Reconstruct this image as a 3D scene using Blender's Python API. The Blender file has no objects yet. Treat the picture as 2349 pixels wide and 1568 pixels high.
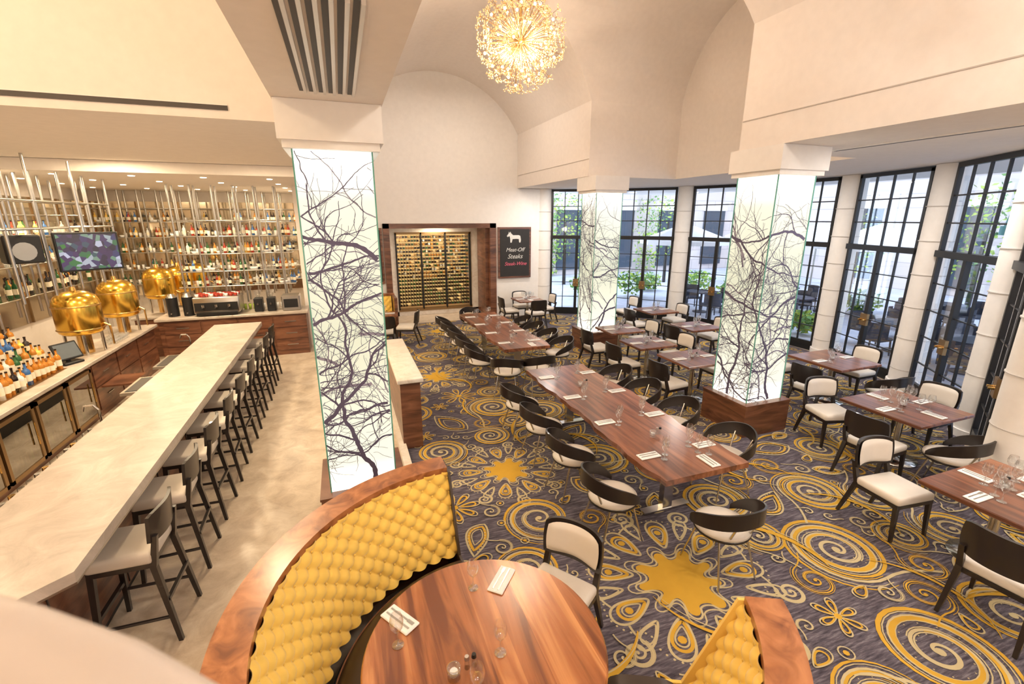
import bpy, bmesh, math, random
from mathutils import Vector, Matrix
random.seed(7)
sc=bpy.context.scene
pi=math.pi
# ------------------------------------------------------------------ materials
def newmat(name):
    m=bpy.data.materials.new(name); m.use_nodes=True
    n=m.node_tree.nodes; return m,n,m.node_tree.links,n["Principled BSDF"]
def M(name,col,rough=.5,metal=0,emit=None,es=0,spec=.5,coat=0,bump=0,bscale=40,sheen=0):
    m,n,l,b=newmat(name)
    b.inputs["Roughness"].default_value=rough
    b.inputs["Metallic"].default_value=metal; b.inputs["Specular IOR Level"].default_value=spec
    b.inputs["Coat Weight"].default_value=coat
    if sheen: b.inputs["Sheen Weight"].default_value=sheen
    if emit: b.inputs["Emission Color"].default_value=(*emit,1); b.inputs["Emission Strength"].default_value=es
    t=n.new("ShaderNodeTexNoise"); t.inputs["Scale"].default_value=bscale*.25
    tc=n.new("ShaderNodeTexCoord"); l.new(tc.outputs["Object"],t.inputs["Vector"])
    mx=n.new("ShaderNodeMix"); mx.data_type='RGBA'
    mx.inputs[6].default_value=(*[c*.94 for c in col],1); mx.inputs[7].default_value=(*[min(1,c*1.04) for c in col],1)
    l.new(t.outputs["Fac"],mx.inputs[0]); l.new(mx.outputs[2],b.inputs["Base Color"])
    if bump:
        t2=n.new("ShaderNodeTexNoise"); t2.inputs["Scale"].default_value=bscale; l.new(tc.outputs["Object"],t2.inputs["Vector"])
        bp=n.new("ShaderNodeBump"); bp.inputs["Strength"].default_value=bump; bp.inputs["Distance"].default_value=.01
        l.new(t2.outputs["Fac"],bp.inputs["Height"]); l.new(bp.outputs[0],b.inputs["Normal"])
    return m
def ramp(n,stops):
    r=n.new("ShaderNodeValToRGB"); e=r.color_ramp.elements
    e[0].position=stops[0][0]; e[0].color=(*stops[0][1],1); e[1].position=stops[-1][0]; e[1].color=(*stops[-1][1],1)
    for p,c in stops[1:-1]:
        x=e.new(p); x.color=(*c,1)
    return r
def wood(name,c1,c2,c3,scale=(9,.7,9),rough=.3,coat=.3,plank=None):
    m,n,l,b=newmat(name)
    tc=n.new("ShaderNodeTexCoord"); mp=n.new("ShaderNodeMapping"); mp.inputs["Scale"].default_value=scale
    l.new(tc.outputs["Object"],mp.inputs[0])
    a=n.new("ShaderNodeTexNoise"); a.inputs["Scale"].default_value=1.2; a.inputs["Detail"].default_value=8; a.inputs["Distortion"].default_value=1.2
    l.new(mp.outputs[0],a.inputs[0])
    r=ramp(n,[(.3,c1),(.5,c2),(.7,c3)]); 
    if plank:
        sp=n.new("ShaderNodeSeparateXYZ"); l.new(tc.outputs["Object"],sp.inputs[0])
        q=n.new("ShaderNodeMath"); q.operation='MULTIPLY'; q.inputs[1].default_value=plank; l.new(sp.outputs[0],q.inputs[0])
        fl=n.new("ShaderNodeMath"); fl.operation='FLOOR'; l.new(q.outputs[0],fl.inputs[0])
        wn=n.new("ShaderNodeTexWhiteNoise"); wn.noise_dimensions='1D'; l.new(fl.outputs[0],wn.inputs["W"])
        ad=n.new("ShaderNodeMath"); ad.operation='MULTIPLY_ADD'; ad.inputs[1].default_value=.26; l.new(wn.outputs[0],ad.inputs[0])
        sb=n.new("ShaderNodeMath"); sb.operation='SUBTRACT'; sb.inputs[1].default_value=.13; l.new(a.outputs["Fac"],sb.inputs[0]); l.new(sb.outputs[0],ad.inputs[2])
        l.new(ad.outputs[0],r.inputs[0])
    else: l.new(a.outputs["Fac"],r.inputs[0])
    l.new(r.outputs[0],b.inputs["Base Color"])
    b.inputs["Roughness"].default_value=rough; b.inputs["Coat Weight"].default_value=coat; b.inputs["Coat Roughness"].default_value=.2
    return m
def stone(name,c1,c2,c3,scale=2.5,rough=.2,dist=2.5):
    m,n,l,b=newmat(name)
    tc=n.new("ShaderNodeTexCoord")
    a=n.new("ShaderNodeTexNoise"); a.inputs["Scale"].default_value=scale; a.inputs["Detail"].default_value=12; a.inputs["Roughness"].default_value=.7; a.inputs["Distortion"].default_value=dist
    l.new(tc.outputs["Object"],a.inputs[0])
    r=ramp(n,[(.32,c1),(.52,c2),(.7,c3)]); l.new(a.outputs["Fac"],r.inputs[0]); l.new(r.outputs[0],b.inputs["Base Color"])
    b.inputs["Roughness"].default_value=rough
    return m
def emis(name,col,s):
    m,n,l,b=newmat(name); b.inputs["Base Color"].default_value=(*col,1)
    b.inputs["Emission Color"].default_value=(*col,1); b.inputs["Emission Strength"].default_value=s; return m
def clear(name,tint=(1,1,1),gl=.08,rough=.02,refl=(1,1,1)):
    m=bpy.data.materials.new(name); m.use_nodes=True; n=m.node_tree.nodes; n.clear(); l=m.node_tree.links
    t=n.new("ShaderNodeBsdfTransparent"); t.inputs[0].default_value=(*tint,1)
    g=n.new("ShaderNodeBsdfGlossy"); g.inputs["Roughness"].default_value=rough; g.inputs[0].default_value=(*refl,1)
    f=n.new("ShaderNodeLayerWeight"); f.inputs[0].default_value=.35
    mt=n.new("ShaderNodeMath"); mt.operation='MULTIPLY_ADD'; mt.inputs[1].default_value=.6; mt.inputs[2].default_value=gl
    l.new(f.outputs["Facing"],mt.inputs[0])
    x=n.new("ShaderNodeMixShader"); l.new(mt.outputs[0],x.inputs[0]); l.new(t.outputs[0],x.inputs[1]); l.new(g.outputs[0],x.inputs[2])
    o=n.new("ShaderNodeOutputMaterial"); l.new(x.outputs[0],o.inputs[0]); return m
cream=M("cream_plaster",(.84,.785,.74),.85)
white=M("white_plaster",(.85,.825,.80),.8)
walnut=wood("walnut_table",(.10,.032,.015),(.23,.082,.038),(.37,.155,.078),(7,.6,7),.28,.35,5.5)
walnutX=wood("walnut_round",(.15,.042,.012),(.36,.125,.038),(.58,.26,.095),(8,.6,9),.25,.4,7)
panelw=wood("walnut_panel",(.06,.022,.012),(.15,.056,.028),(.24,.105,.055),(1.2,1.2,7),.4)
ledgew=wood("ledge_wood",(.17,.05,.014),(.36,.13,.04),(.52,.22,.085),(5,5,5),.28)
dark=M("dark_stained_wood",(.016,.011,.010),.35,coat=.3)
blackm=M("black_metal",(.017,.017,.019),.4,.3)
chrome=M("polished_chrome",(.66,.64,.61),.18,1)
steel=M("brushed_steel",(.50,.48,.45),.28,1)
brass=M("brass",(.75,.47,.16),.2,1)
goldtank=M("gold_tank",(.88,.54,.09),.2,1)
leather=M("white_leather",(.70,.65,.59),.45)
stoolseat=M("stool_leather",(.60,.54,.47),.5)
brownseat=M("brown_leather",(.045,.028,.018),.4)
velvet=M("yellow_velvet",(.86,.585,.11),.75,sheen=.4)
bronze=M("bronze_frame",(.30,.19,.09),.35,.8)
marble=stone("bar_marble",(.36,.31,.26),(.47,.405,.35),(.57,.51,.45),2.4,.32,1.4)
cap_stone=stone("cap_marble",(.6,.52,.44),(.72,.66,.59),(.79,.75,.69),3,.3)
terrazzo=stone("terrazzo",(.40,.32,.24),(.54,.45,.35),(.64,.56,.46),4,.3,.6)
napk=M("white_linen",(.83,.82,.82),.8)
glass=clear("clear_glass",(.93,.95,.96),.12)
pane=clear("window_pane",(.93,.96,.98),.03)
cooler_gl=clear("cooler_glass",(.25,.3,.33),.12)
paving=stone("paving",(.38,.38,.46),(.54,.55,.64),(.66,.66,.74),.8,.8,.4)
leaf=M("foliage",(.10,.24,.05),.7,bump=.6,bscale=6)
leafy=M("foliage_yellow_green",(.34,.46,.06),.7)  # lighter yellow-green, mixed at random with the darker leaves
canvas=M("umbrella_canvas",(.85,.84,.86),.8)
rattan=M("rattan_dark",(.04,.045,.07),.7)
chalk=M("chalkboard",(.022,.020,.020),.7)
teal=M("teal_canopy",(.03,.24,.22),.5)
bulb=emis("bulb_glow",(1,.70,.36),6)
crystal=M("crystal_amber_glow",(.80,.56,.32),.12,.5,emit=(1,.58,.26),es=.22)  # crystals are no lamps; faint emission stands in for light they catch
branch=M("branch_print",(.105,.092,.17),.6)
branch2=M("branch_print_soft",(.30,.30,.42),.6)
glassedge=M("glass_edge_green",(.12,.36,.30),.15)
downl=emis("downlight_glow",(1,.85,.6),9)
jn=M("stone_joint",(.55,.52,.5),.9)
def facade():
    m,n,l,b=newmat("courtyard_stone")
    tc=n.new("ShaderNodeTexCoord"); mp=n.new("ShaderNodeMapping"); mp.inputs["Rotation"].default_value=(pi/2,0,0)
    l.new(tc.outputs["Object"],mp.inputs[0])
    br=n.new("ShaderNodeTexBrick"); br.inputs["Color1"].default_value=(.64,.56,.53,1); br.inputs["Color2"].default_value=(.70,.62,.59,1); br.inputs["Mortar"].default_value=(.42,.37,.36,1)
    br.inputs["Scale"].default_value=1; br.inputs["Brick Width"].default_value=1.4; br.inputs["Row Height"].default_value=.6; br.inputs["Mortar Size"].default_value=.015
    l.new(mp.outputs[0],br.inputs[0]); l.new(br.outputs[0],b.inputs["Base Color"]); b.inputs["Roughness"].default_value=.85
    return m
fac=facade()
def carpetmat():
    m,n,l,b=newmat("carpet_ground")
    tc=n.new("ShaderNodeTexCoord"); mp=n.new("ShaderNodeMapping"); mp.inputs["Scale"].default_value=(3,26,1); mp.inputs["Rotation"].default_value=(0,0,.35)
    l.new(tc.outputs["Object"],mp.inputs[0])
    a=n.new("ShaderNodeTexNoise"); a.inputs["Scale"].default_value=2; a.inputs["Detail"].default_value=7; a.inputs["Roughness"].default_value=.65; l.new(mp.outputs[0],a.inputs[0])
    r=ramp(n,[(.32,(.042,.036,.050)),(.5,(.10,.088,.110)),(.68,(.23,.21,.24))]); l.new(a.outputs["Fac"],r.inputs[0])
    l.new(r.outputs[0],b.inputs["Base Color"]); b.inputs["Roughness"].default_value=.95; b.inputs["Specular IOR Level"].default_value=.1
    return m
carp=carpetmat()
cgold=M("carpet_gold",(.56,.335,.045),.95,spec=.1,bscale=60)
ccream=M("carpet_cream",(.50,.42,.25),.95,spec=.1,bscale=60)
def colglow():
    m,n,l,b=newmat("backlit_panel")
    tc=n.new("ShaderNodeTexCoord"); sp=n.new("ShaderNodeSeparateXYZ"); l.new(tc.outputs["Object"],sp.inputs[0])
    mr=n.new("ShaderNodeMapRange"); mr.inputs[1].default_value=.5; mr.inputs[2].default_value=3.75; l.new(sp.outputs[2],mr.inputs[0])
    r=ramp(n,[(0,(1,.92,.78)),(.12,(.97,.94,.77)),(.5,(.86,.90,.68)),(.85,(.95,.93,.76)),(1,(1,.95,.84))]); l.new(mr.outputs[0],r.inputs[0])
    r2=ramp(n,[(0,(1,)*3),(.09,(.50,)*3),(.5,(.36,)*3),(.86,(.45,)*3),(1,(1,)*3)]); l.new(mr.outputs[0],r2.inputs[0])
    mt=n.new("ShaderNodeMath"); mt.operation='MULTIPLY'; mt.inputs[1].default_value=1.35; l.new(r2.outputs[0],mt.inputs[0])
    l.new(r.outputs[0],b.inputs["Emission Color"]); l.new(mt.outputs[0],b.inputs["Emission Strength"])
    b.inputs["Base Color"].default_value=(.22,.22,.17,1); b.inputs["Roughness"].default_value=.15; return m
glow=colglow()
# ------------------------------------------------------------------ mesh builder
class B:
    def __init__(s): s.v=[];s.f=[];s.mi=[];s.sm=[];s.mats=[]
    def m(s,mat):
        if mat not in s.mats: s.mats.append(mat)
        return s.mats.index(mat)
    def add(s,vs,fs,mat,T=None,smooth=False):
        o=len(s.v); i=s.m(mat)
        for p in vs:
            p=Vector(p)
            if T is not None: p=T@p
            s.v.append(tuple(p))
        for f in fs: s.f.append([o+k for k in f]); s.mi.append(i); s.sm.append(smooth)
    def box(s,x0,y0,z0,x1,y1,z1,mat,T=None):
        s.add([(x0,y0,z0),(x1,y0,z0),(x1,y1,z0),(x0,y1,z0),(x0,y0,z1),(x1,y0,z1),(x1,y1,z1),(x0,y1,z1)],
              [(0,3,2,1),(4,5,6,7),(0,1,5,4),(1,2,6,5),(2,3,7,6),(3,0,4,7)],mat,T)
    def rbox(s,x0,y0,z0,x1,y1,z1,mat,r=.02,seg=2,T=None):
        bm=bmesh.new(); bmesh.ops.create_cube(bm,size=1)
        for v in bm.verts: v.co=Vector(((x0+x1)/2+v.co.x*(x1-x0),(y0+y1)/2+v.co.y*(y1-y0),(z0+z1)/2+v.co.z*(z1-z0)))
        bmesh.ops.bevel(bm,geom=bm.edges[:],offset=r,segments=seg,affect='EDGES',profile=.5)
        bm.verts.index_update()
        s.add([v.co[:] for v in bm.verts],[[v.index for v in f.verts] for f in bm.faces],mat,T,seg>1); bm.free()
    def cyl(s,p0,p1,r0,r1=None,seg=12,mat=None,T=None,smooth=True):
        r1=r0 if r1 is None else r1
        p0=Vector(p0);p1=Vector(p1);d=(p1-p0).normalized(); a=d.orthogonal().normalized(); b=d.cross(a)
        vs=[];
        for p,r in((p0,r0),(p1,r1)):
            for i in range(seg):
                t=2*pi*(i+.5)/seg; vs.append(p+(a*math.cos(t)+b*math.sin(t))*r)
        fs=[(i,(i+1)%seg,seg+(i+1)%seg,seg+i) for i in range(seg)]
        s.add(vs,fs,mat,T,smooth); s.add(vs,[tuple(range(seg-1,-1,-1)),tuple(range(seg,2*seg))],mat,T)
    def leg(s,p0,p1,w0,w1,mat,T=None):
        vs=[]
        for p,w in((p0,w0),(p1,w1)):
            x,y,z=p; h=w/2; vs+=[(x-h,y-h,z),(x+h,y-h,z),(x+h,y+h,z),(x-h,y+h,z)]
        s.add(vs,[(0,3,2,1),(4,5,6,7),(0,1,5,4),(1,2,6,5),(2,3,7,6),(3,0,4,7)],mat,T)
    def lathe(s,prof,mat,c=(0,0,0),seg=16,T=None,smooth=True):
        vs=[];n=len(prof)
        for i in range(seg):
            t=2*pi*i/seg
            for r,z in prof: vs.append((c[0]+r*math.cos(t),c[1]+r*math.sin(t),c[2]+z))
        fs=[]
        for i in range(seg):
            j=(i+1)%seg
            for k in range(n-1): fs.append((i*n+k,j*n+k,j*n+k+1,i*n+k+1))
        s.add(vs,fs,mat,T,smooth)
    def sphere(s,c,r,mat,seg=10,rings=6,sc=(1,1,1),T=None):
        vs=[];
        for j in range(rings+1):
            a=-pi/2+pi*j/rings
            for i in range(seg):
                t=2*pi*i/seg; vs.append((c[0]+r*sc[0]*math.cos(a)*math.cos(t),c[1]+r*sc[1]*math.cos(a)*math.sin(t),c[2]+r*sc[2]*math.sin(a)))
        fs=[(j*seg+i,j*seg+(i+1)%seg,(j+1)*seg+(i+1)%seg,(j+1)*seg+i) for j in range(rings) for i in range(seg)]
        s.add(vs,fs,mat,T,True)
    def tube(s,pts,r,mat,seg=8,T=None):
        for a,b in zip(pts[:-1],pts[1:]): s.cyl(a,b,r,r,seg,mat,T)
    def prism(s,poly,z0,z1,mat,T=None,smooth=False,cap=None):
        n=len(poly); vs=[(x,y,z0) for x,y in poly]+[(x,y,z1) for x,y in poly]
        s.add(vs,[(i,(i+1)%n,n+(i+1)%n,n+i) for i in range(n)],mat,T,smooth)
        s.add(vs,[tuple(range(n-1,-1,-1)),tuple(range(n,2*n))],cap or mat,T)
    def grid(s,fn,nu,nv,mat,T=None,closeu=False,smooth=True):
        vs=[fn(i/nu,j/nv) for i in range(nu+1) for j in range(nv+1)]
        fs=[(i*(nv+1)+j,(i+1)*(nv+1)+j,(i+1)*(nv+1)+j+1,i*(nv+1)+j+1) for i in range(nu) for j in range(nv)]
        s.add(vs,fs,mat,T,smooth)
    def mesh(s,name):
        me=bpy.data.meshes.new(name); me.from_pydata(s.v,[],s.f)
        for m in s.mats: me.materials.append(m)
        me.polygons.foreach_set("material_index",s.mi); me.polygons.foreach_set("use_smooth",s.sm); me.update(); return me
    def obj(s,name,loc=(0,0,0),rz=0,parent=None):
        return place(s.mesh(name),name,loc,rz,parent)
def place(me,name,loc=(0,0,0),rz=0,parent=None):
    o=bpy.data.objects.new(name,me); o.location=loc; o.rotation_euler=(0,0,rz); sc.collection.objects.link(o)
    if parent: o.parent=parent
    return o
def arcpts(cx,cy,r,a0,a1,n): return [(cx+r*math.cos(math.radians(a0+(a1-a0)*i/n)),cy+r*math.sin(math.radians(a0+(a1-a0)*i/n))) for i in range(n+1)]
# ------------------------------------------------------------------ room shell
WC=(4.5,8.25); WR=6.2
poly0=[(-6.6,-3.2),(8.1,-3.2),(8.1,2.6)]+arcpts(WC[0],WC[1],WR+.15,-61,70,40)+[(6.4,16.4),(-6.6,16.4)]
b=B(); b.prism(poly0,-.1,0,terrazzo); b.obj("floor")
poly=[(.62,-2.95),(7.85,-2.95),(7.85,2.6)]+arcpts(WC[0],WC[1],WR-.12,-58,67,40)+[(6.4,14.05),(.62,14.05)]
b=B(); b.prism(poly,.0005,.006,carp); carpet=b.obj("carpet")
def prismobj(name,prof,a0,a1,axis):
    bm=bmesh.new(); n=len(prof); L=[]
    for a in(a0,a1):
        L.append([bm.verts.new((p,a,z) if axis=='Y' else (a,p,z)) for p,z in prof])
    for i in range(n): bm.faces.new((L[0][i],L[0][(i+1)%n],L[1][(i+1)%n],L[1][i]))
    bm.faces.new(L[0][::-1]); bm.faces.new(L[1])
    bmesh.ops.recalc_face_normals(bm,faces=bm.faces[:])
    me=bpy.data.meshes.new(name); bm.to_mesh(me); bm.free(); me.materials.append(cream)
    o=bpy.data.objects.new(name,me); sc.collection.objects.link(o); return o
def archprof(x0,x1,zb,zs,rise,n=40):
    h=(x1-x0)/2; R=(h*h+rise*rise)/(2*rise); cx=(x0+x1)/2; a=math.asin(h/R); pts=[(x0,zb)]
    for i in range(n+1):
        t=-a+2*a*i/n; pts.append((cx+R*math.sin(t),zs+rise-R+R*math.cos(t)))
    pts.append((x1,zb)); return pts[::-1]
base=prismobj("ceiling",[(-6.7,4.06),(13,4.06),(13,8.6),(-6.7,8.6)],-3.3,16.4,'Y')
cuts=[prismobj("c1",archprof(.42,5.33,3.9,5.6,1.5),-3.0,14.3,'Y'),
      prismobj("c2",archprof(5.37,9.63,3.9,5.6,1.8),3,7.7,'X'),
      prismobj("c3",[(-6.4,3.9),(-.42,3.9),(-.42,6.6),(-6.4,6.6)],-3.0,5.4,'Y')]
for c_ in cuts:
    md=base.modifiers.new("b",'BOOLEAN'); md.operation='DIFFERENCE'; md.object=c_; md.solver='EXACT'
dg=bpy.context.evaluated_depsgraph_get(); me=bpy.data.meshes.new_from_object(base.evaluated_get(dg))
base.modifiers.clear(); base.data=me
for c_ in cuts: bpy.data.objects.remove(c_)
b=B(); b.box(-6.4,9.7,3.88,-.42,16.1,4.055,cream); 
for i in range(5):
    for j in range(4): b.cyl((-5.6+i*1.1,10.4+j*1.4,3.872),(-5.6+i*1.1,10.4+j*1.4,3.879),.05,.05,10,downl)
b.obj("ceiling_bar")
def wallbox(name,*a,mat=cream):
    b=B(); b.box(*a,mat); return b.obj(name)
b=B(); b.box(-.85,14.15,0,1.3,14.35,4.05,white); b.box(4.43,14.15,0,6.55,14.35,4.05,white); b.box(1.3,14.15,2.9,4.43,14.35,4.05,white); b.box(.42,14.15,4.05,5.4,14.35,7.3,white)
b.obj("wall_far")
b=B(); b.box(1.2,14.35,0,1.3,16.1,3,cream); b.box(4.43,14.35,0,4.55,16.1,3,cream); b.box(1.2,16.1,0,4.55,16.2,3,cream); b.box(1.2,14.35,2.95,4.55,16.1,3.05,cream); b.obj("wall_alcove")
b=B()
for (x0,z0,x1,z1) in ((1.15,0,1.33,3.0),(4.4,0,4.6,3.0),(1.15,2.86,4.6,3.0)): b.box(x0,14.1,z0,x1,14.3,z1,panelw)
b.box(4.3,14.3,0,4.42,15.25,2.9,panelw); b.obj("trim_alcove")
wallbox("wall_left",-6.6,-3.2,0,-6.4,16.4,4.06)
M_mir=M("amber_mirror",(.74,.64,.48),.1,.9)
wallbox("wall_back_bar",-6.4,16.1,0,-.85,16.3,4.05)
wallbox("wall_partition",-1.0,12.5,0,-.85,16.1,4.05)
wallbox("wall_near",-6.4,-3.2,0,7.9,-3.0,4.06)
wallbox("wall_right",7.9,-3.2,0,8.1,2.3,4.06,mat=white)
b=B(); gsh=M("groove_shadow",(.50,.45,.41),.9); b.box(5.322,-3,4.42,5.33,5.36,4.432,gsh); b.box(5.322,9.64,4.42,5.33,14.1,4.432,gsh); b.obj("bulkhead_groove_shade")  # thin strips coloured as the shade of a groove along the bulkhead
slotm=M("diffuser_dark",(.07,.06,.055),.6)
grl=M("diffuser_fin",(.68,.64,.60),.4,.3)
b=B(); b.box(-.22,2.3,4.052,.22,4.06,4.0595,cream)
for i in range(6): 
    x=-.19+i*.066; b.box(x,2.35,4.046,x+.030,4.0,4.052,slotm); b.box(x+.030,2.35,4.03,x+.05,4.0,4.052,grl)
b.obj("air_grille")
b=B(); b.box(-6.3,5.386,4.135,-.9,5.4,4.175,slotm); b.box(-6.3,5.382,4.175,-.9,5.4,4.185,white); b.obj("linear_diffuser")
b=B(); b.box(6.5,-1,4.05,6.6,4.9,4.06,slotm); b.box(6.48,-1,4.045,6.5,4.9,4.06,white); b.obj("linear_diffuser")
# ------------------------------------------------------------------ windows
angs=[63.2,43,22.8,2.6,-17.6,-38.4,-58.8]
W=2*WR*math.sin(math.radians(7.9)); RC=WR*math.cos(math.radians(7.9))
def window():
    b=B(); h=W/2
    b.box(-h,-.035,0,-h+.06,.035,4.03,blackm); b.box(h-.06,-.035,0,h,.035,4.03,blackm)
    b.box(-h,-.035,3.97,h,.035,4.05,blackm); b.box(-h,-.08,2.5,h,.08,2.61,blackm); b.box(-h,-.035,0,h,.035,.12,blackm)
    b.box(-.045,-.04,0,.045,.04,2.55,blackm)
    for x in (-h/2,h/2):
        b.box(x-.013,-.02,0,x+.013,.02,3.98,blackm)
    b.box(-.015,-.02,2.55,.015,.02,3.98,blackm)
    for z in (2.62+.45,2.62+.9): b.box(-h,-.02,z-.012,h,.02,z+.012,blackm)
    for z in (.6,1.08,1.56,2.04): b.box(-h,-.015,z-.009,h,.015,z+.009,blackm)
    b.box(-h,-.03,.1,h,.03,.22,blackm)
    b.box(-.09,-.07,.95,.09,-.02,1.2,bronze); b.cyl((-.05,-.07,1.07),(-.05,-.13,1.07),.02,.02,8,brass); b.cyl((.05,-.07,1.07),(.05,-.13,1.07),.02,.02,8,brass)
    b.add([(-h,0,.1),(h,0,.1),(h,0,3.98),(-h,0,3.98)],[(0,1,2,3)],pane)
    return b.mesh("window")
wm=window()
for i,a in enumerate(angs):
    r=math.radians(a)
    place(wm,"window_%d"%(i+1),(WC[0]+RC*math.cos(r),WC[1]+RC*math.sin(r),0.001),r-pi/2)
pb=B(); pb.cyl((0,0,0),(0,0,4.055),.27,.25,28,white)
for z in (.35,.95,1.55,2.15,2.75,3.35): pb.cyl((0,0,z),(0,0,z+.012),.2725,.2725,28,jn)
pb.cyl((0,0,0),(0,0,.12),.3,.3,28,white)
pm=pb.mesh("window_pillar")
pa=[73.3]+[(angs[i]+angs[i+1])/2 for i in range(6)]+[-69]
for a in pa:
    r=math.radians(a); place(pm,"window_pillar",(WC[0]+(WR+.1)*math.cos(r),WC[1]+(WR+.1)*math.sin(r),0))
# ------------------------------------------------------------------ glowing branch columns
def column(name,cx,cy,seed,hw=.31):
    R=random.Random(seed)
    b=B()
    b.box(-hw-.1,-hw-.1,0,hw+.1,hw+.1,.5,panelw); b.box(-hw-.11,-hw-.11,.48,hw+.11,hw+.11,.505,panelw)
    b.box(-hw-.1,-hw-.1,3.76,hw+.1,hw+.1,4.058,white); b.box(-hw-.07,-hw-.07,3.7,hw+.07,hw+.07,3.76,white)
    b.box(-hw,-hw,.5,hw,hw,3.72,glow)
    for sx in(-1,1):
        for sy in(-1,1):
            x=sx*(hw+.006);y=sy*(hw+.006); b.box(x-.006,y-.006,.5,x+.006,y+.006,3.7,glassedge)
    w=2*hw
    def mp(p,z,off,k):
        q=p-k*w-hw; o=hw+off
        return [( q,-o,z),(o,q,z),(-q,o,z),(-o,-q,z)][k%4]
    cnt=[0]
    def ribbon(pts,w0,w1,mat,off):
        vs=[];n=len(pts)
        for i,(p,z) in enumerate(pts):
            a=pts[max(0,i-1)];c=pts[min(n-1,i+1)]; dx=c[0]-a[0];dz=c[1]-a[1];L=math.hypot(dx,dz) or 1
            ww=(w0+(w1-w0)*i/(n-1))/2*(1+.12*math.sin(i*1.7)); nx=-dz/L*ww;nz=dx/L*ww
            vs.append((p+nx,z+nz,p-nx,z-nz))
        V=[];F=[]
        for i in range(n-1):
            A=vs[i];C=vs[i+1]
            if any(not(.5<q<3.7) for q in (A[1],A[3],C[1],C[3])): continue
            k=math.floor((A[0]+A[2])/2/w)
            o=len(V); lo=k*w;hi=lo+w; cl=lambda q:min(hi,max(lo,q))
            V+=[mp(cl(A[0]),A[1],off,k),mp(cl(A[2]),A[3],off,k),mp(cl(C[2]),C[3],off,k),mp(cl(C[0]),C[1],off,k)]; F.append((o,o+1,o+2,o+3))
        if F: b.add(V,F,mat)
    def grow(p,z,ang,width,length,depth,mat,off,lim=190):
        if cnt[0]>lim: return
        cnt[0]+=1
        pts=[(p,z)]; n=max(4,int(length/.02)); a=ang; drift=R.uniform(-.025,.025)
        for i in range(n):
            a+=R.gauss(drift,.17); a+= (ang-a)*.08
            p+=math.cos(a)*length/n; z+=math.sin(a)*length/n; pts.append((p,z))
        ribbon(pts,width,max(.0032,width*.62),mat,off+R.uniform(0,.002))
        if depth<=0: return
        grow(pts[-1][0],pts[-1][1],a+R.uniform(-.3,.3),max(.0035,width*.62),length*.8,depth-1,mat,off,lim)
        nb=R.randint(2,4)
        for k in range(nb):
            t=R.uniform(.12,1); i=int(t*n); q=pts[i]; sg=R.choice((-1,1))
            grow(q[0],q[1],a+sg*R.uniform(.35,1.05),max(.0035,width*(1-.3*t)*R.uniform(.35,.65)),length*R.uniform(.45,.75),depth-1,mat,off,lim)
    for k in range(4):
        for q in range(3):
            grow(w*(k+R.uniform(.1,.9)),R.uniform(.5,2.9),R.uniform(0,2*pi),.03,.8,2,branch2,.001); cnt[0]=0
        p=w*(k+R.uniform(.3,.7)); grow(p,.5,R.uniform(1.35,1.8),.05,.95,4,branch,.004); cnt[0]=0
        for z in (1.15,2.0,2.85):
            s=R.choice((0,1)); grow(w*(k+s),z+R.uniform(-.25,.25),R.uniform(-.6,.9) if s==0 else pi-R.uniform(-.6,.9),R.uniform(.028,.045),.7,3,branch,.004); cnt[0]=0
    return b.obj(name,(cx,cy,0))
column("illuminated_branch_column",0,4.72,3)
column("illuminated_branch_column",5.75,5.08,12,.33)
column("illuminated_branch_column",5.77,9.75,21,.33)
# ------------------------------------------------------------------ carpet pattern (woven figure)
cp=B(); ZZ=[.0068]
def inside(x,y):
    if x<.66 or y>14.0 or y<-2.5: return False
    return (math.hypot(x-WC[0],y-WC[1])<5.95) or (x<7.8 and y<3.4) or (x<6.3 and y>11)or x<4.5
def rib(pts,w,mat,close=False,taper=False):
    n=len(pts); ZZ[0]+=.000002; z=ZZ[0]
    V=[]
    for i,(x,y) in enumerate(pts):
        a=pts[i-1] if (i>0 or close) else pts[i]; c=pts[(i+1)%n] if (i<n-1 or close) else pts[i]
        dx=c[0]-a[0];dy=c[1]-a[1];L=math.hypot(dx,dy) or 1
        ww=w/2*(1 if not taper else (.15+.85*math.sin(pi*i/(n-1)))); V+=[(x-dy/L*ww,y+dx/L*ww,z),(x+dy/L*ww,y-dx/L*ww,z)]
    F=[]
    for i in range(n if close else n-1):
        j=(i+1)%n
        if inside(*pts[i]) and inside(*pts[j]): F.append((2*i,2*i+1,2*j+1,2*j))
    if F: cp.add(V,F,mat)
def disc(x,y,r,mat,n=8):
    if inside(x,y):
        ZZ[0]+=.000001; cp.add([(x+r*math.cos(2*pi*i/n),y+r*math.sin(2*pi*i/n),ZZ[0]) for i in range(n)],[tuple(range(n))],mat)
def fill(pts,mat):
    if all(inside(*p) for p in pts):
        ZZ[0]+=.000002; cx=sum(p[0] for p in pts)/len(pts); cy=sum(p[1] for p in pts)/len(pts); n=len(pts)
        cp.add([(x,y,ZZ[0]) for x,y in pts]+[(cx,cy,ZZ[0])],[(i,(i+1)%n,n) for i in range(n)],mat)
RR=random.Random(5)
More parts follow.
